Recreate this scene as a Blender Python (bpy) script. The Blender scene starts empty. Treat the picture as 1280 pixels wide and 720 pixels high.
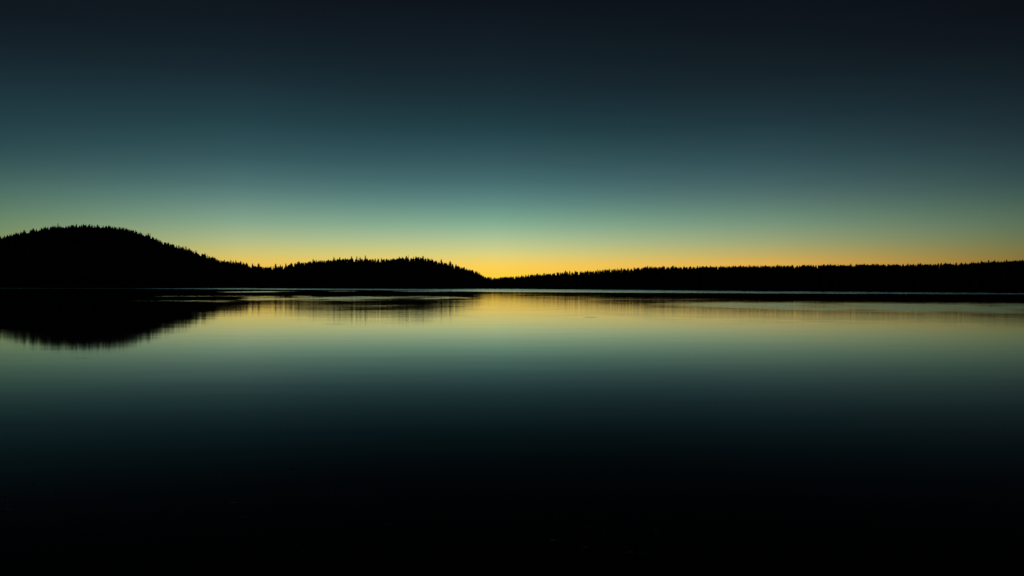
import bpy, bmesh, math, random
import numpy as np
from mathutils import noise as mn, Vector

rnd = random.Random(11)
scene = bpy.context.scene
C = scene.collection

# ------------------------------------------------------------------ survey of the place
F = 853.3            # focal length in photo pixels (24 mm lens on 36 mm, 1280 px wide)
CAMH = 3.0           # eye height above the lake, metres
HOR = 357.5          # photo row of the true horizon

def ground_x(px, depth): return (px - 640.0) / F * depth
def height(py, depth):   return CAMH + (HOR - py) / F * depth
def lake_depth(py):      return CAMH * F / (py - HOR)

def curve(keys):
    xs = [k[0] for k in keys]; ys = [k[1] for k in keys]
    return lambda x: float(np.interp(x, xs, ys))

# ------------------------------------------------------------------ helpers
def link(o): C.objects.link(o); return o
def tag(o, label=None, cat=None, group=None, kind=None):
    if label: o['label'] = label
    if cat: o['category'] = cat
    if group: o['group'] = group
    if kind: o['kind'] = kind
    return o
def mesh_obj(name, verts, faces, mats, parent=None, fmat=None, smooth=False):
    me = bpy.data.meshes.new(name)
    me.from_pydata([tuple(map(float, v)) for v in verts], [], [tuple(map(int, f)) for f in faces])
    for m in (mats if isinstance(mats, (list, tuple)) else [mats]): me.materials.append(m)
    if fmat is not None: me.polygons.foreach_set('material_index', [int(i) for i in fmat])
    if smooth: me.polygons.foreach_set('use_smooth', [True] * len(me.polygons))
    me.update()
    o = link(bpy.data.objects.new(name, me))
    if parent: o.parent = parent
    return o

# ------------------------------------------------------------------ materials
def new_mat(name):
    m = bpy.data.materials.new(name); m.use_nodes = True
    nt = m.node_tree; return m, nt, nt.nodes, nt.nodes['Principled BSDF']
def noisy(name, c1, c2, scale, rough=0.9, bump=0.0, detail=5):
    m, nt, N, P = new_mat(name)
    tc = N.new('ShaderNodeTexCoord'); n = N.new('ShaderNodeTexNoise')
    n.inputs['Scale'].default_value = scale; n.inputs['Detail'].default_value = detail
    r = N.new('ShaderNodeValToRGB')
    r.color_ramp.elements[0].position = 0.32; r.color_ramp.elements[0].color = (*c1, 1)
    r.color_ramp.elements[1].position = 0.70; r.color_ramp.elements[1].color = (*c2, 1)
    nt.links.new(tc.outputs['Object'], n.inputs['Vector'])
    nt.links.new(n.outputs['Fac'], r.inputs['Fac']); nt.links.new(r.outputs['Color'], P.inputs['Base Color'])
    P.inputs['Roughness'].default_value = rough
    P.inputs['Specular IOR Level'].default_value = 0.2
    if bump:
        b = N.new('ShaderNodeBump'); b.inputs['Strength'].default_value = bump
        nt.links.new(n.outputs['Fac'], b.inputs['Height']); nt.links.new(b.outputs['Normal'], P.inputs['Normal'])
    return m
M_NEEDLE = noisy('conifer_needles', (0.018, 0.032, 0.014), (0.045, 0.070, 0.030), 1.3)
M_BARK   = noisy('conifer_bark', (0.035, 0.025, 0.018), (0.085, 0.062, 0.045), 6.0)
M_FLOOR  = noisy('forest_floor', (0.025, 0.026, 0.015), (0.060, 0.050, 0.032), 0.15)
M_BED    = noisy('lake_bed', (0.03, 0.03, 0.022), (0.08, 0.07, 0.05), 0.4)
M_BANK   = noisy('gravel_bank', (0.06, 0.055, 0.045), (0.20, 0.18, 0.15), 9.0, 0.85, 0.6)
M_STONE  = noisy('wet_stone', (0.10, 0.098, 0.09), (0.30, 0.29, 0.26), 22.0, 0.75, 0.3)

# ------------------------------------------------------------------ land
SHORE = curve([(-900, 359.0), (0, 359.5), (320, 359.9), (640, 360.7), (800, 361.6), (960, 363.0), (1280, 364.8), (2100, 367.5)])
def shore_depth(px): return lake_depth(SHORE(px))

CANOPY_TALL = [(-900, 325), (-500, 318), (-250, 309), (-80, 301), (0, 297), (10, 294.5), (25, 291.5), (40, 288.5), (50, 286.8), (62, 284.8), (75, 283.6), (90, 282.6),
    (105, 282.3), (120, 283), (135, 283.8), (150, 285.5), (165, 288.3), (175, 291.2), (185, 294.5), (195, 299.5), (205, 303.3), (215, 306.4), (225, 309.2), (235, 312.2),
    (245, 315.8), (255, 319), (262, 321.3), (270, 325.2), (280, 327.2), (290, 328), (300, 329.4), (310, 331.3), (320, 333.5), (335, 336), (355, 341), (390, 348), (430, 354)]
CANOPY_LOW = [(255, 350), (290, 342), (312, 336), (330, 334.6), (342, 334.3), (355, 333.2), (360, 331.6), (375, 328.8), (390, 327.2), (405, 326.2), (420, 324.9), (440, 323.8), (455, 324.3),
    (470, 324.6), (480, 325), (490, 324.3), (500, 323.2), (515, 322.7), (525, 322.6), (535, 324.4), (545, 326.5), (555, 329), (565, 331.5), (575, 333.8),
    (585, 336.4), (595, 340.3), (604, 345.2), (610, 348.6), (622, 350.5), (636, 354), (650, 357)]
CANOPY_LONG = [(575, 353), (595, 349.8), (612, 348.4), (622, 348.2), (630, 347.6), (640, 347.4), (660, 345.5), (680, 343.6), (700, 342), (720, 341), (740, 340), (755, 338.5), (770, 337.8), (785, 337.3),
    (800, 336), (815, 334.9), (830, 334.3), (850, 334.8), (880, 334.4), (920, 334), (960, 333.5), (1000, 333), (1050, 332.5), (1100, 331.5), (1140, 332), (1180, 331),
    (1220, 330), (1235, 328.2), (1260, 327.5), (1280, 326.4), (1400, 323), (1600, 318), (1900, 314), (2100, 312)]

class Land:
    def __init__(s, keys, x0, x1, back, tree_h, setback=0.0, lift=0.9, clump=0.8):
        base = curve([(k, v - lift) for k, v in keys])
        s.canopy = lambda px: base(px) - 0.9 * clump * mn.noise(Vector((px / 11.0, back, 1.0))) - 0.8 * clump * mn.noise(Vector((px / 4.3, back, 5.0))); s.x0, s.x1 = x0, x1; s.back = back; s.tree_h = tree_h; s.setback = setback
    def front(s, px): return shore_depth(px) + s.setback
    def ridge(s, px): return s.front(px) + s.back * (0.9 + 0.2 * mn.noise(Vector((px / 90.0, s.back, 3.1))))
    def ridge_z(s, px):
        d = s.ridge(px)
        return max(0.4, height(s.canopy(px), d) - s.tree_h)
    def z(s, px, t):              # t: 0 shore, 1 ridge, 2 far foot of the hill
        zr = s.ridge_z(px)
        if t <= 1:
            f = 0.55 * t + 0.45 * t * t * (3 - 2 * t)
            w = 4 * t * (1 - t)
            x, y = s.xy(px, t)
            return -0.5 * (1 - min(1, t * 12)) + min(1, t * 12) * (0.5 * (1 - t)) + zr * f + w * 0.035 * zr * mn.noise(Vector((x / 60, y / 60, 0.7)))
        u = t - 1
        return zr * (1 - u * u * (3 - 2 * u)) - 1.5 * u
    def xy(s, px, t):
        a, b = s.front(px), s.ridge(px)
        d = a + (b - a) * t
        x = ground_x(px, d)
        if t < 0.15:
            d += (1 - t / 0.15) * 5 * mn.noise(Vector((x / 25.0, s.back, 9.0)))
        return x, d
    def build(s, name, label=None):
        V, Fc = [], []
        cols = np.arange(s.x0, s.x1 + 0.1, 6.0)
        ts = [0, .02, .045, .08, .13, .2, .3, .4, .5, .6, .7, .8, .88, .95, 1, 1.06, 1.15, 1.3, 1.5, 1.75, 2.0]
        for px in cols:
            for t in ts:
                x, y = s.xy(px, t); V.append((x, y, s.z(px, t)))
        n = len(ts)
        for i in range(len(cols) - 1):
            for j in range(n - 1):
                a = i * n + j; Fc.append((a, a + n, a + n + 1, a + 1))
        o = mesh_obj(name, V, Fc, M_FLOOR, smooth=True)
        return tag(o, label, None, None, 'structure')

tall = Land(CANOPY_TALL, -900, 430, 280, 7.0, 25, lift=2.3)
low  = Land(CANOPY_LOW, 255, 650, 160, 6.5, lift=1.7)
long_ = Land(CANOPY_LONG, 575, 2100, 100, 4.5, lift=2.4, clump=1.0)
tall.build('hill', 'tall rounded forested hill on the left side of the lake')
low.build('hill', 'low wooded hill beside the tall one, sloping down to the bright gap')
long_.build('far_shore', 'long flat forested shore coming nearer towards the right')

# ------------------------------------------------------------------ conifers
def conifer(seed, levels, arms, width, bare=0.0, trunk_sides=6):
    """unit-high conifer: (verts, faces, face material) ; 0 bark, 1 needles"""
    r = random.Random(seed); V, Fc, Mi = [], [], []
    def ring(z, rad, k, cx=0, cy=0):
        i0 = len(V)
        for q in range(k):
            a = 2 * math.pi * q / k; V.append((cx + rad * math.cos(a), cy + rad * math.sin(a), z))
        return i0
    k = trunk_sides
    zs = [(0, .018), (.3, .013), (.65, .008), (.99, .0015)]
    prev = None
    for z, rad in zs:
        i0 = ring(z, rad, k)
        if prev is not None:
            for q in range(k): Fc.append((prev + q, prev + (q + 1) % k, i0 + (q + 1) % k, i0 + q)); Mi.append(0)
        prev = i0
    z0 = 0.06 + 0.08 * r.random()
    # ragged inner foliage
    prev = None; kk = 7
    for q in range(6):
        t = q / 5; z = z0 + .03 + (0.95 - z0) * t
        i0 = len(V)
        for w in range(kk):
            a = 2 * math.pi * w / kk + q; rad = width * 0.5 * (1 - t) ** 0.7 * r.uniform(.55, 1.3) * (1 - bare) + .004
            V.append((rad * math.cos(a), rad * math.sin(a), z + r.uniform(-.02, .02)))
        if prev is not None:
            for w in range(kk): Fc.append((prev + w, prev + (w + 1) % kk, i0 + (w + 1) % kk, i0 + w)); Mi.append(1)
        prev = i0
    # whorls of drooping boughs
    for L in range(levels):
        t = (L + r.uniform(-.25, .25)) / levels
        z = z0 + (0.975 - z0) * min(.99, max(0, t))
        env = width * (1 - max(0, t)) ** 0.62 * (0.75 + 0.25 * math.sin(min(1, t * 6) * math.pi / 2)) + 0.016
        a0 = r.random() * 6.28
        for q in range(arms):
            if r.random() < bare * .8: continue
            a = a0 + 2 * math.pi * q / arms + r.uniform(-.3, .3)
            ln = env * r.uniform(.55, 1.15); wd = ln * r.uniform(.22, .4) + .004
            droop = ln * r.uniform(.15, .6) * (1 - .8 * t) - ln * .5 * t * t
            c, s_ = math.cos(a), math.sin(a)
            i0 = len(V)
            V.append((0, 0, z + .008))
            V.append((c * ln * .55 - s_ * wd, s_ * ln * .55 + c * wd, z - droop * .5 - wd * .3))
            V.append((c * ln, s_ * ln, z - droop))
            V.append((c * ln * .55 + s_ * wd, s_ * ln * .55 - c * wd, z - droop * .5 - wd * .3))
            V.append((c * ln * .5, s_ * ln * .5, z - droop * .35 + .012))
            V.append((c * ln * .45, s_ * ln * .45, z - droop * .5 - .03 - wd * .4))
            for f in ((0, 1, 4), (1, 2, 4), (4, 2, 3), (0, 4, 3), (0, 5, 1), (0, 3, 5), (1, 5, 2), (5, 3, 2)):
                Fc.append(tuple(i0 + w for w in f)); Mi.append(1)
    return np.array(V), Fc, Mi

KINDS = [conifer(100 + i, 15, 7, w, b) for i, (w, b) in enumerate([(.21, 0), (.25, 0), (.18, .05), (.29, .05), (.22, .15), (.12, .3), (.24, 0), (.19, .1)])]
FULL, CROWN, TRUNK = [], [], []
def submesh(name, K, which, mats):
    V, Fc, Mi = K
    keep = [i for i in range(len(Fc)) if which is None or Mi[i] == which]
    used = sorted({v for i in keep for v in Fc[i]}); mp = {v: n for n, v in enumerate(used)}
    me = bpy.data.meshes.new(name)
    me.from_pydata([tuple(map(float, V[v])) for v in used], [], [tuple(mp[v] for v in Fc[i]) for i in keep])
    for m in mats: me.materials.append(m)
    if which is None: me.polygons.foreach_set('material_index', [Mi[i] for i in keep])
    me.update(); return me
for K in KINDS:
    FULL.append(submesh('conifer', K, None, [M_BARK, M_NEEDLE]))
    CROWN.append(submesh('crown', K, 1, [M_NEEDLE])); TRUNK.append(submesh('trunk', K, 0, [M_BARK]))

def plant(land, px, top_py, kind, label, group, wide=1.0, t=1.0, parts=False):
    x, y = land.xy(px, t); z = land.z(px, t) - 0.15
    h = max(3.0, height(top_py, y) - z)
    if parts:
        o = link(bpy.data.objects.new('conifer', None)); o.empty_display_size = .1
        for nm, me in (('trunk', TRUNK[kind]), ('crown', CROWN[kind])):
            p = link(bpy.data.objects.new(nm, me)); p.parent = o
    else:
        o = link(bpy.data.objects.new('conifer', FULL[kind]))
    o.location = (x, y, z); o.rotation_euler = (rnd.uniform(-.02, .02), rnd.uniform(-.02, .02), rnd.random() * 6.28)
    o.scale = (h * wide, h * wide, h)
    return tag(o, label, 'tree', group)

# trees that stand out against the glow, each where it stands in the photograph
singles = [
 (tall, 45.5, 286.0, 1, 1.0, 'pointed conifer standing a little proud on the left flank of the tall hill'),
 (tall, 57.0, 283.0, 0, 1.0, 'pointed conifer rising from the left shoulder of the tall hill'),
 (tall, 95.8, 279.3, 0, .9, 'left one of the two tallest conifers on the summit of the tall hill'),
 (tall, 104.5, 279.3, 2, 1.0, 'right one of the two tallest conifers on the summit of the tall hill'),
 (tall, 122.0, 280.6, 3, 1.1, 'broad conifer just right of the summit of the tall hill'),
 (tall, 136.0, 281.2, 6, 1.0, 'full pointed conifer where the summit of the tall hill begins to drop'),
 (tall, 187.6, 290.8, 5, .7, 'thin sparse spire of a tree on the steep right slope of the tall hill'),
 (tall, 191.0, 295.6, 6, .9, 'dense conifer directly below the thin spire on the tall hill slope'),
 (tall, 236.6, 309.8, 1, 1.0, 'pointed conifer standing clear halfway down the right slope of the tall hill'),
 (tall, 256.4, 316.0, 2, 1.0, 'slim conifer low on the right slope of the tall hill'),
 (tall, 280.6, 324.3, 0, 1.0, 'first of three conifers standing clear at the foot of the tall hill slope'),
 (tall, 288.6, 324.6, 1, .9, 'middle of three conifers standing clear at the foot of the tall hill slope'),
 (tall, 294.8, 324.9, 2, 1.1, 'last of three conifers standing clear at the foot of the tall hill slope'),
 (low, 350.4, 330.6, 2, 1.1, 'small conifer standing alone in the saddle between the two hills'),
 (low, 357.2, 329.0, 0, .9, 'taller slim conifer where the low hill begins to rise from the saddle'),
 (low, 391.5, 323.8, 1, .9, 'pointed conifer on the left rise of the low hill'),
 (low, 417.4, 320.9, 0, .8, 'left one of a pair of tall conifers on the left rise of the low hill'),
 (low, 424.8, 321.2, 2, 1.1, 'right one of a pair of tall conifers on the left rise of the low hill'),
 (low, 439.5, 320.2, 4, .9, 'ragged tall conifer between the pair and the tallest tree of the low hill'),
 (low, 446.0, 320.0, 5, 1.1, 'slim sparse conifer just left of the tallest tree of the low hill'),
 (low, 456.6, 318.9, 2, .8, 'tallest thin conifer standing above the ridge of the low hill'),
 (low, 476.5, 322.0, 5, .9, 'thin conifer in the dip along the top of the low hill'),
 (low, 499.0, 321.0, 6, 1.0, 'full conifer left of the bare pole tree on the low hill'),
 (low, 510.4, 318.3, 5, .5, 'bare pole-thin tree near the highest part of the low hill'),
 (low, 520.0, 320.2, 1, 1.0, 'pointed conifer just right of the pole-thin tree on the low hill'),
 (low, 528.6, 319.8, 6, 1.0, 'dense conifer at the right end of the low hill top'),
 (low, 570.0, 330.0, 0, 1.0, 'pointed conifer on the right slope of the low hill'),
 (long_, 660.5, 343.2, 1, 1.0, 'small pointed conifer near the left end of the long flat shore'),
 (long_, 709.0, 339.8, 3, 1.0, 'broad conifer on the left rise of the long flat shore'),
 (long_, 762.0, 335.9, 6, 1.0, 'left one of two full conifers on the first swelling of the long shore'),
 (long_, 776.6, 334.9, 3, 1.0, 'right one of two full conifers on the first swelling of the long shore'),
 (long_, 1095.0, 329.6, 1, .9, 'pointed conifer slightly above the even canopy of the long shore'),
 (long_, 1236.0, 324.9, 0, 1.0, 'left one of the tall pair towards the near end of the long shore'),
 (long_, 1243.0, 325.1, 6, .9, 'right one of the tall pair towards the near end of the long shore'),
]
taken = {}
for land, px, py, k, w, lab in singles:
    plant(land, px, py - (0.2 if land is tall else 0.5), k, lab, 'conifers standing clear on the skyline', w * 1.35, 1.0, True)
    taken.setdefault(id(land), []).append(px)

# the rest of the skyline row, named by the stretch of ridge they stand on
stretches = [
 (tall, -4, 88, 'conifer in the even row climbing the left flank of the tall hill', 'conifers on the left flank of the tall hill'),
 (tall, 88, 150, 'conifer in the dense row along the rounded summit of the tall hill', 'conifers on the summit of the tall hill'),
 (tall, 150, 270, 'conifer in the ragged row down the steep right slope of the tall hill', 'conifers on the right slope of the tall hill'),
 (tall, 270, 326, 'conifer in the thin row at the foot of the tall hill, beside the saddle', 'conifers at the foot of the tall hill'),
 (low, 326, 372, 'conifer in the low row along the saddle between the two hills', 'conifers in the saddle'),
 (low, 372, 535, 'conifer in the jagged row along the long top of the low hill', 'conifers on top of the low hill'),
 (low, 535, 612, 'conifer in the row running down the low hill to the bright gap', 'conifers on the right slope of the low hill'),
 (long_, 612, 740, 'conifer in the row rising gently from the bright gap along the far shore', 'conifers at the far end of the long shore'),
 (long_, 740, 840, 'conifer in the row along the first swelling of the long shore', 'conifers on the first swelling of the long shore'),
 (long_, 840, 1215, 'conifer in the level canopy row along the long straight shore', 'conifers along the level long shore'),
 (long_, 1215, 1290, 'conifer in the taller row at the nearest end of the long shore', 'conifers at the near end of the long shore'),
]
n_row = 0
for land, a, b, lab, grp in stretches:
    px = a + 1.5
    while px < b:
        if min([abs(px - q) for q in taken.get(id(land), [1e9])]) > 1.6:
            off = rnd.gauss(0.15, 0.8)
            if rnd.random() < .2: off -= rnd.uniform(.5, 1.7)
            if land is long_: off = off * .75 + .05
            if land is low: off *= 1.35
            plant(land, px, land.canopy(px) + off, rnd.randrange(len(KINDS)), lab, grp, rnd.uniform(1.0, 1.75), rnd.uniform(.80, 1.0))
            n_row += 1
        px += rnd.choice((rnd.uniform(2.4, 4.3), rnd.uniform(4.7, 7.9)))
print('skyline conifers', n_row + len(singles))

# the woods that clothe the slopes and read as one dark mass
MASS = [conifer(500 + i, 7, 6, w, 0, 4) for i, w in enumerate((.25, .30, .33, .28))]
def wood(land, name, label, n, xa, xb, hrange):
    VV, FF, MI = [], [], []; base = 0; g = random.Random(int(xa) + n)
    spots = []
    for i in range(n):
        px = xa + (xb - xa) * ((i * 0.6180339887) % 1.0)
        # three shares: ridge rows that back the skyline, the shore edge, the slope between
        q = g.random()
        t = g.uniform(.86, 1.10) if q < .45 else (g.uniform(.02, .14) if q < .62 else g.uniform(.1, .9))
        spots.append((px, t))
    for px, t in spots:
        x, y = land.xy(px, t); z = land.z(px, t) - .2
        h = g.uniform(*hrange)
        lim = height(land.canopy(px) + g.choice((g.uniform(.1, 1.5), g.uniform(1.4, 4.2))), y) - z
        h = min(h, lim)
        if h < 2.5: continue
        K = MASS[g.randrange(4)]; a = g.random() * 6.28; w = h * g.uniform(.9, 1.6)
        V = K[0]; c, s = math.cos(a), math.sin(a)
        P = np.stack([x + w * (c * V[:, 0] - s * V[:, 1]), y + w * (s * V[:, 0] + c * V[:, 1]), z + h * V[:, 2]], 1)
        VV.append(P); FF += [tuple(v + base for v in f) for f in K[1]]; MI += K[2]; base += len(V)
    o = mesh_obj(name, np.concatenate(VV), FF, [M_BARK, M_NEEDLE], fmat=MI)
    return tag(o, label, 'forest', None, 'stuff')
wood(tall, 'forest', 'dark dense forest covering the tall rounded hill', 2600, -400, 425, (7, 13))
wood(low, 'forest', 'dark dense forest covering the low hill by the bright gap', 1500, 262, 640, (7, 12))
wood(long_, 'forest', 'dark dense forest along the long flat shore', 3400, 580, 1700, (7, 12.5))

# ------------------------------------------------------------------ water with wind-ruffled patches
def strip(px0, px1, pts, strength, soft=0.35, breakup=0.5, taper=60):
    """a wind patch between two lines over the lake, given where it lies in the survey"""
    return dict(px0=px0, px1=px1, top=curve([(p[0], p[1]) for p in pts]), bot=curve([(p[0], p[2]) for p in pts]), s=strength, soft=soft, br=breakup, taper=taper)
STRIPS = [
 # light line under the far shore
 strip(-400, 360, [(-400, 359.6, 360.5), (0, 359.75, 360.6), (340, 360.0, 361.7)], 1.25, .25, .1, 60),
 strip(290, 880, [(300, 360.0, 361.8), (480, 360.4, 362.7), (640, 360.7, 364.7), (880, 362.0, 366.4)], 1.1, .3, .1),
 strip(700, 1900, [(700, 361.0, 365.0), (960, 363.0, 366.9), (1280, 364.7, 368.2), (1900, 367, 371)], 1.05, .3, .15),
 # streaks before the hills
 strip(240, 640, [(240, 364.6, 365.8), (400, 363.6, 364.6), (640, 364.0, 364.8)], .75, .4, .8),
 strip(110, 330, [(110, 375.5, 376.6), (330, 375.0, 377.5)], .7, .5, .8),
 strip(150, 420, [(150, 370.0, 371.0), (420, 369.8, 371.2)], .8, .4, .8),
 strip(280, 620, [(280, 371.5, 375.5), (430, 370.5, 376.0), (620, 370.5, 372.5)], .9, .4, .7),
 # broad patch before the long shore
 strip(760, 1900, [(760, 377.6, 380.0), (900, 378.0, 384.5), (1060, 378.5, 389.0), (1280, 379.2, 391.5), (1900, 382, 396)], .75, .35, .35, 170),
 # a faint breath of wind over the open middle, leaving the cove under the tall hill calm
 strip(285, 1900, [(285, 376, 404), (640, 366, 408), (1900, 368, 414)], .19, .2, .45, 110),
 # small cat's-paws
 strip(726, 750, [(726, 395.9, 397.0), (750, 396.0, 397.1)], .8, .4, .3, 8),
 strip(640, 702, [(640, 392.5, 394.0), (702, 392.8, 394.2)], .25, .5, .7, 20),
 strip(790, 822, [(790, 405.5, 406.8), (822, 406.5, 407.8)], .25, .5, .5, 10),
 strip(400, 440, [(400, 404.5, 406.0), (440, 404.5, 406.2)], .35, .5, .5, 12),
 strip(404, 428, [(404, 421.0, 421.9), (428, 421.0, 421.8)], .4, .5, .5, 10),
 strip(88, 116, [(88, 447.0, 448.4), (116, 446.8, 448.2)], .35, .5, .4, 10),
 strip(104, 114, [(104, 456.6, 457.6), (114, 456.6, 457.6)], .35, .5, .4, 5),
 strip(1010, 1100, [(1010, 401.5, 403.0), (1100, 402.0, 404.0)], .25, .5, .8, 30),
 strip(1050, 1240, [(1050, 409.0, 410.2), (1240, 410.0, 411.5)], .2, .5, .8, 30),
]
def sstep(a, b, x):
    t = min(1, max(0, (x - a) / (b - a) if b != a else 0)); return t * t * (3 - 2 * t)
def ruffle(px, py, x, y):
    v = 0.0
    for S in STRIPS:
        if px < S['px0'] or px > S['px1']: continue
        a, b = S['top'](px), S['bot'](px); h = b - a
        if py < a - h or py > b + h: continue
        n1 = mn.fractal(Vector((px / 55.0, py / 1.3, S['s'] * 7)), 1.0, 2.0, 3)
        e = sstep(a - h * S['soft'], a + h * S['soft'], py) * (1 - sstep(b - h * S['soft'], b + h * S['soft'], py))
        e *= sstep(S['px0'], S['px0'] + S['taper'], px) * (1 - sstep(S['px1'] - S['taper'], S['px1'], px))
        e *= max(0, min(1.3, 1 - S['br'] * (0.5 - n1 * 1.4)))
        v = max(v, e * S['s'])
    return v
rows = list(np.arange(358.05, 360, .2)) + list(np.arange(360, 380, .3)) + list(np.arange(380, 412, .5)) + list(np.arange(412, 470, 1.5)) + list(np.arange(470, 720, 12)) + [760, 900, 1200]
cols = list(np.arange(-700, 0, 40)) + list(np.arange(0, 1281, 4)) + list(np.arange(1320, 2000, 40))
V, R = [], []
for py in rows:
    d = lake_depth(py)
    for px in cols:
        x = ground_x(px, d); V.append((x, d, 0.0)); R.append(ruffle(px, py, x, d))
nc = len(cols)
Fc = [(i * nc + j, (i + 1) * nc + j, (i + 1) * nc + j + 1, i * nc + j + 1) for i in range(len(rows) - 1) for j in range(nc - 1)]
wm, nt, N, P = new_mat('lake_water')
N.remove(P)
dif = N.new('ShaderNodeBsdfDiffuse'); dif.inputs['Color'].default_value = (0.002, 0.004, 0.004, 1)
glo = N.new('ShaderNodeBsdfAnisotropic'); glo.distribution = 'BECKMANN'; glo.inputs['Color'].default_value = (1, 1, 1, 1)
fre = N.new('ShaderNodeFresnel'); fre.inputs['IOR'].default_value = 1.333
# the reflectance of the surface film, steepened as if seen through a polariser
pw = N.new('ShaderNodeMath'); pw.operation = 'POWER'; pw.inputs[1].default_value = 2.2; nt.links.new(fre.outputs[0], pw.inputs[0])
sc_ = N.new('ShaderNodeMath'); sc_.operation = 'MULTIPLY'; sc_.use_clamp = True; sc_.inputs[1].default_value = 1.85; nt.links.new(pw.outputs[0], sc_.inputs[0])
mixs = N.new('ShaderNodeMixShader'); mn_ = N.new('ShaderNodeMath'); mn_.operation = 'SMOOTH_MIN'; mn_.inputs[1].default_value = 0.80; mn_.inputs[2].default_value = 0.25
nt.links.new(sc_.outputs[0], mn_.inputs[0]); nt.links.new(mn_.outputs[0], mixs.inputs[0])
nt.links.new(dif.outputs[0], mixs.inputs[1]); nt.links.new(glo.outputs[0], mixs.inputs[2])
nt.links.new(mixs.outputs[0], N['Material Output'].inputs['Surface'])
at = N.new('ShaderNodeAttribute'); at.attribute_name = 'ruffle'
tc = N.new('ShaderNodeTexCoord')
mp = N.new('ShaderNodeMapping'); mp.inputs['Scale'].default_value = (0.02, 0.09, 1)
nz = N.new('ShaderNodeTexNoise'); nz.inputs['Scale'].default_value = 1.0; nz.inputs['Detail'].default_value = 4
nt.links.new(tc.outputs['Object'], mp.inputs['Vector']); nt.links.new(mp.outputs['Vector'], nz.inputs['Vector'])
mr = N.new('ShaderNodeMapRange'); mr.inputs['From Min'].default_value = .3; mr.inputs['From Max'].default_value = .7
mr.inputs['To Min'].default_value = 0.042; mr.inputs['To Max'].default_value = 0.066
nt.links.new(nz.outputs['Fac'], mr.inputs['Value'])
ma = N.new('ShaderNodeMath'); ma.operation = 'MULTIPLY_ADD'; ma.inputs[1].default_value = 0.18
nt.links.new(at.outputs['Fac'], ma.inputs[0]); nt.links.new(mr.outputs['Result'], ma.inputs[2])
nt.links.new(ma.outputs['Value'], glo.inputs['Roughness'])
m2 = N.new('ShaderNodeMapping'); m2.inputs['Scale'].default_value = (0.07, 0.32, 1)
n2 = N.new('ShaderNodeTexNoise'); n2.inputs['Scale'].default_value = 1.0; n2.inputs['Detail'].default_value = 2
nt.links.new(tc.outputs['Object'], m2.inputs['Vector']); nt.links.new(m2.outputs['Vector'], n2.inputs['Vector'])
bp = N.new('ShaderNodeBump'); bp.inputs['Strength'].default_value = 1.0; bp.inputs['Distance'].default_value = 0.0045
nt.links.new(n2.outputs['Fac'], bp.inputs['Height']); nt.links.new(bp.outputs['Normal'], glo.inputs['Normal'])
water = mesh_obj('water', V, Fc, wm)
al = water.data.attributes.new('ruffle', 'FLOAT', 'POINT'); al.data.foreach_set('value', np.array(R, dtype=np.float32))
tag(water, 'calm dark lake mirroring the sunset glow and the black hills', None, None, 'structure')

# lake bed and land beyond: one sheet to the horizon
g = 14000
bed = mesh_obj('ground', [(-g, -g, -2.5), (g, -g, -2.5), (g, g, -2.5), (-g, g, -2.5)], [(0, 1, 2, 3)], M_BED)
tag(bed, None, None, None, 'structure')
# gravel bank under the camera, behind and below the frame
bx = np.linspace(-60, 60, 61); by = np.linspace(-60, 3.4, 40); V = []
for y in by:
    for x in bx:
        V.append((x, y, -0.25 + 1.55 * sstep(3.4, -2.0, y) + max(0, -y - 3) * .05 + .10 * mn.noise(Vector((x / 2.1, y / 2.1, 0))) * sstep(3.4, 1.5, y)))
nb = len(bx)
Fc = [(j * nb + i, j * nb + i + 1, (j + 1) * nb + i + 1, (j + 1) * nb + i) for j in range(len(by) - 1) for i in range(nb - 1)]
tag(mesh_obj('bank', V, Fc, M_BANK, smooth=True), None, None, None, 'structure')

# ------------------------------------------------------------------ stones breaking the dark near water
def stone(px, py, w_px, label, group=None, seed=0, flat=.22):
    d = lake_depth(py); w = w_px / F * d / 2
    bm = bmesh.new(); bmesh.ops.create_icosphere(bm, subdivisions=3, radius=1.0)
    asp = random.Random(seed).uniform(.55, .8)
    for v in bm.verts:
        n = mn.noise(v.co * 1.1 + Vector((seed * 3.7, 0, 0))) * .35 + mn.noise(v.co * 3.1 + Vector((0, seed * 1.3, 0))) * .10
        v.co *= 1 + n
        v.co.x *= w; v.co.y *= w * asp; v.co.z *= w * .5
        v.co.z -= w * (.5 - flat)
    me = bpy.data.meshes.new('stone'); bm.to_mesh(me); bm.free()
    me.materials.append(M_STONE); me.polygons.foreach_set('use_smooth', [True] * len(me.polygons))
    o = link(bpy.data.objects.new('stone', me)); o.location = (ground_x(px, d), d, 0); o.rotation_euler.z = random.Random(seed).uniform(-.5, .5)
    return tag(o, label, 'stone', group)
SHO = 'small wet stones barely breaking the black near water, too dim to tell apart'
for i, (px, py, w) in enumerate([(733, 660, 13), (745, 666.5, 6), (755, 665.5, 10), (719, 664, 6), (731, 685, 11), (750, 650, 6), (789, 691, 12), (695.5, 670, 3), (705.5, 677.5, 4),
                                 (820, 664, 10), (797, 665, 7), (366, 585.5, 12), (280, 598.5, 7), (291, 629, 14), (305, 646.5, 12), (329, 674, 4), (371, 682, 5), (382, 681, 6),
                                 (42, 606.5, 10), (71, 616.5, 9), (8, 620, 16), (5, 638, 20), (52, 634, 8), (568, 657.5, 6), (485, 656, 14), (430, 627, 7)]):
    stone(px, py, w, 'small dark wet stone barely breaking the black near water', SHO, i + 1, .16)
stone(693.5, 676, 17, 'widest pale wet stone of the cluster low in the near water, right of centre', None, 71, .18)
stone(802, 690.6, 9, 'faintly brownish wet stone nearest to the bottom edge of the lake view', None, 83, .2)

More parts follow.
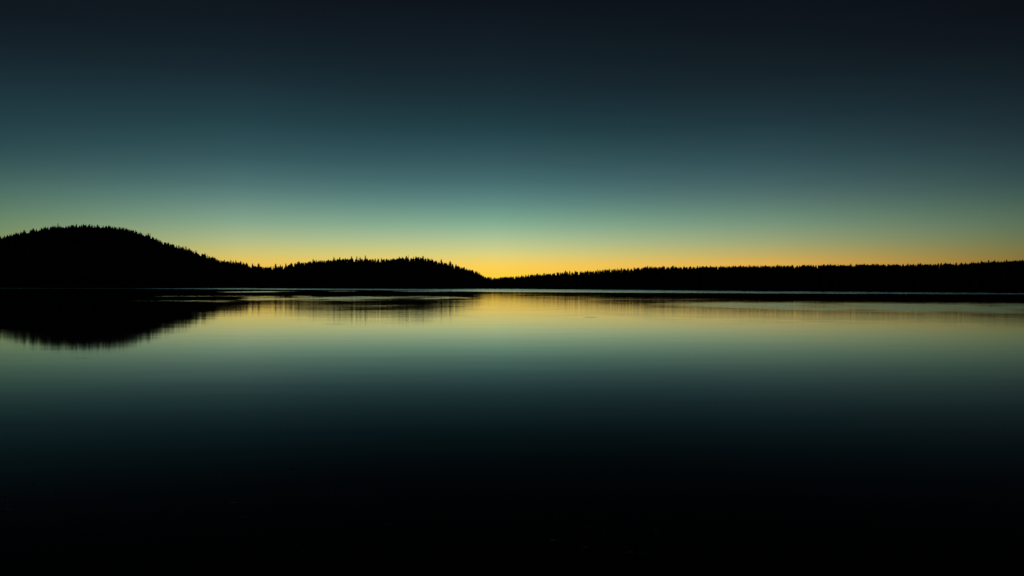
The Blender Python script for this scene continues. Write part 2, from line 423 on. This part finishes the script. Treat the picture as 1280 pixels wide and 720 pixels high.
# ------------------------------------------------------------------ twilight sky
def s2l(c):
    return [((v / 255 + .055) / 1.055) ** 2.4 if v / 255 > .04045 else v / 255 / 12.92 for v in c]
SKY = {   # survey of the sky colour: column -> (row, colour)
 0:    [(0, (15, 22, 30)), (60, (21, 34, 42)), (100, (27, 46, 54)), (160, (36, 65, 71)), (200, (51, 83, 85)), (230, (70, 105, 98)), (255, (89, 122, 103)), (280, (111, 138, 104)), (300, (128, 147, 97)), (325, (148, 146, 84)), (350, (158, 136, 68))],
 300:  [(0, (14, 20, 28)), (60, (20, 33, 41)), (100, (26, 44, 52)), (160, (37, 67, 75)), (200, (55, 90, 95)), (230, (78, 114, 113)), (255, (105, 141, 130)), (280, (137, 169, 140)), (300, (175, 187, 136)), (315, (205, 197, 117)), (327, (234, 195, 88)), (350, (248, 190, 62))],
 620:  [(0, (13, 19, 27)), (60, (18, 30, 38)), (100, (23, 39, 47)), (130, (27, 49, 57)), (160, (33, 62, 70)), (200, (51, 86, 92)), (230, (71, 110, 112)), (245, (86, 127, 124)), (260, (102, 145, 134)), (280, (131, 174, 147)), (300, (177, 197, 150)), (315, (211, 210, 136)), (323, (235, 211, 112)), (331, (254, 209, 92)), (339, (255, 208, 70)), (350, (255, 208, 55))],
 960:  [(0, (12, 17, 24)), (60, (17, 27, 34)), (100, (22, 35, 42)), (160, (33, 56, 64)), (200, (49, 79, 84)), (230, (68, 98, 100)), (255, (91, 122, 112)), (280, (119, 149, 123)), (300, (152, 164, 121)), (315, (180, 171, 104)), (325, (216, 174, 84)), (335, (232, 173, 70)), (350, (236, 170, 58))],
 1280: [(0, (11, 15, 21)), (60, (16, 24, 31)), (100, (20, 32, 39)), (160, (31, 48, 55)), (200, (43, 66, 69)), (230, (56, 80, 79)), (255, (72, 98, 85)), (280, (91, 113, 89)), (300, (108, 118, 79)), (315, (125, 118, 67)), (325, (138, 114, 54)), (350, (150, 108, 42))],
}
EMAX = 50.0
def column_ramp(px):
    ks = []
    for py, c in SKY[px]:
        dx = px - 640
        ks.append((math.degrees(math.atan((HOR - py) / math.hypot(F, dx))), s2l(c)))
    ks += [(36, s2l((8, 11, 17))), (50, s2l((5, 7, 12)))]
    ks.sort(key=lambda k: k[0])
    xs = [k[0] for k in ks]
    out = []
    for e in [0, 1, 1.8, 2.6, 3.4, 4.2, 5, 5.9, 6.8, 7.8, 8.8, 10, 11.3, 12.8, 14.4, 16, 18, 20, 22.5, 25, 27.5, 31, 36, 42, 50]:
        # average over a small window keeps the gradient smooth
        w = [np.array([np.interp(e + q * .15, xs, [k[1][ch] for k in ks]) for ch in range(3)]) for q in (-2, -1, 0, 1, 2)]
        out.append((e / EMAX, np.mean(w, 0)))
    return out
world = bpy.data.worlds.new('World'); scene.world = world; world.use_nodes = True
nt = world.node_tree; N = nt.nodes; L = nt.links
bg = N['Background']
tc = N.new('ShaderNodeTexCoord'); sp = N.new('ShaderNodeSeparateXYZ'); L.new(tc.outputs['Generated'], sp.inputs[0])
def math_(op, a, b=None):
    m = N.new('ShaderNodeMath'); m.operation = op
    for i, v in enumerate((a, b)):
        if v is None: continue
        if isinstance(v, (int, float)): m.inputs[i].default_value = v
        else: L.new(v, m.inputs[i])
    return m.outputs[0]
elev = math_('MULTIPLY', math_('ARCSINE', sp.outputs['Z']), 180 / math.pi / EMAX)
az = math_('MULTIPLY', math_('ARCTAN2', sp.outputs['X'], sp.outputs['Y']), 180 / math.pi)
def ramp(stops):
    r = N.new('ShaderNodeValToRGB'); cr = r.color_ramp; cr.interpolation = 'LINEAR'
    while len(cr.elements) < len(stops): cr.elements.new(1.0)
    for e, (p, c) in zip(cr.elements, stops): e.position = p
    for e, (p, c) in zip(cr.elements, stops): e.color = (float(c[0]), float(c[1]), float(c[2]), 1)
    L.new(elev, r.inputs['Fac']); return r.outputs['Color']
anti = [(0, s2l((20, 24, 34))), (6 / EMAX, s2l((22, 24, 36))), (14 / EMAX, s2l((16, 20, 30))), (30 / EMAX, s2l((9, 12, 18))), (1, s2l((5, 7, 12)))]
stops_az = [(-140, anti)] + [(math.degrees(math.atan((px - 640) / F)), column_ramp(px)) for px in (0, 300, 620, 960, 1280)] + [(125, anti)]
col = ramp(stops_az[0][1])
for (a0, _), (a1, st) in zip(stops_az[:-1], stops_az[1:]):
    mr = N.new('ShaderNodeMapRange'); mr.interpolation_type = 'SMOOTHSTEP' if abs(a1 - a0) > 50 else 'LINEAR'
    mr.inputs['From Min'].default_value = a0; mr.inputs['From Max'].default_value = a1
    L.new(az, mr.inputs['Value'])
    mx = N.new('ShaderNodeMix'); mx.data_type = 'RGBA'
    L.new(mr.outputs['Result'], mx.inputs['Factor']); L.new(col, mx.inputs['A']); L.new(ramp(st), mx.inputs['B'])
    col = mx.outputs['Result']
sky = N.new('ShaderNodeTexSky'); sky.sky_type = 'NISHITA'; sky.sun_disc = False
sky.sun_elevation = math.radians(-4.0); sky.sun_rotation = math.radians(-2.0)
ns = N.new('ShaderNodeVectorMath'); ns.operation = 'SCALE'; ns.inputs['Scale'].default_value = 0.002
L.new(sky.outputs['Color'], ns.inputs[0])
ad = N.new('ShaderNodeVectorMath'); ad.operation = 'ADD'
L.new(col, ad.inputs[0]); L.new(ns.outputs[0], ad.inputs[1]); L.new(ad.outputs[0], bg.inputs['Color'])
bg.inputs['Strength'].default_value = 1.0

# ------------------------------------------------------------------ camera and view
cam = bpy.data.cameras.new('camera'); co = link(bpy.data.objects.new('camera', cam)); scene.camera = co
co.location = (0, 0, CAMH); co.rotation_euler = (math.radians(90), 0, 0)
cam.sensor_width = 36; cam.lens = 36 * F / 1280; cam.shift_y = -(360 - HOR) / 1280
cam.clip_start = .1; cam.clip_end = 40000
vs = scene.view_settings; vs.view_transform = 'Standard'; vs.look = 'None'; vs.exposure = 0; vs.gamma = 1; vs.use_curve_mapping = False
scene.cycles.use_denoising = True
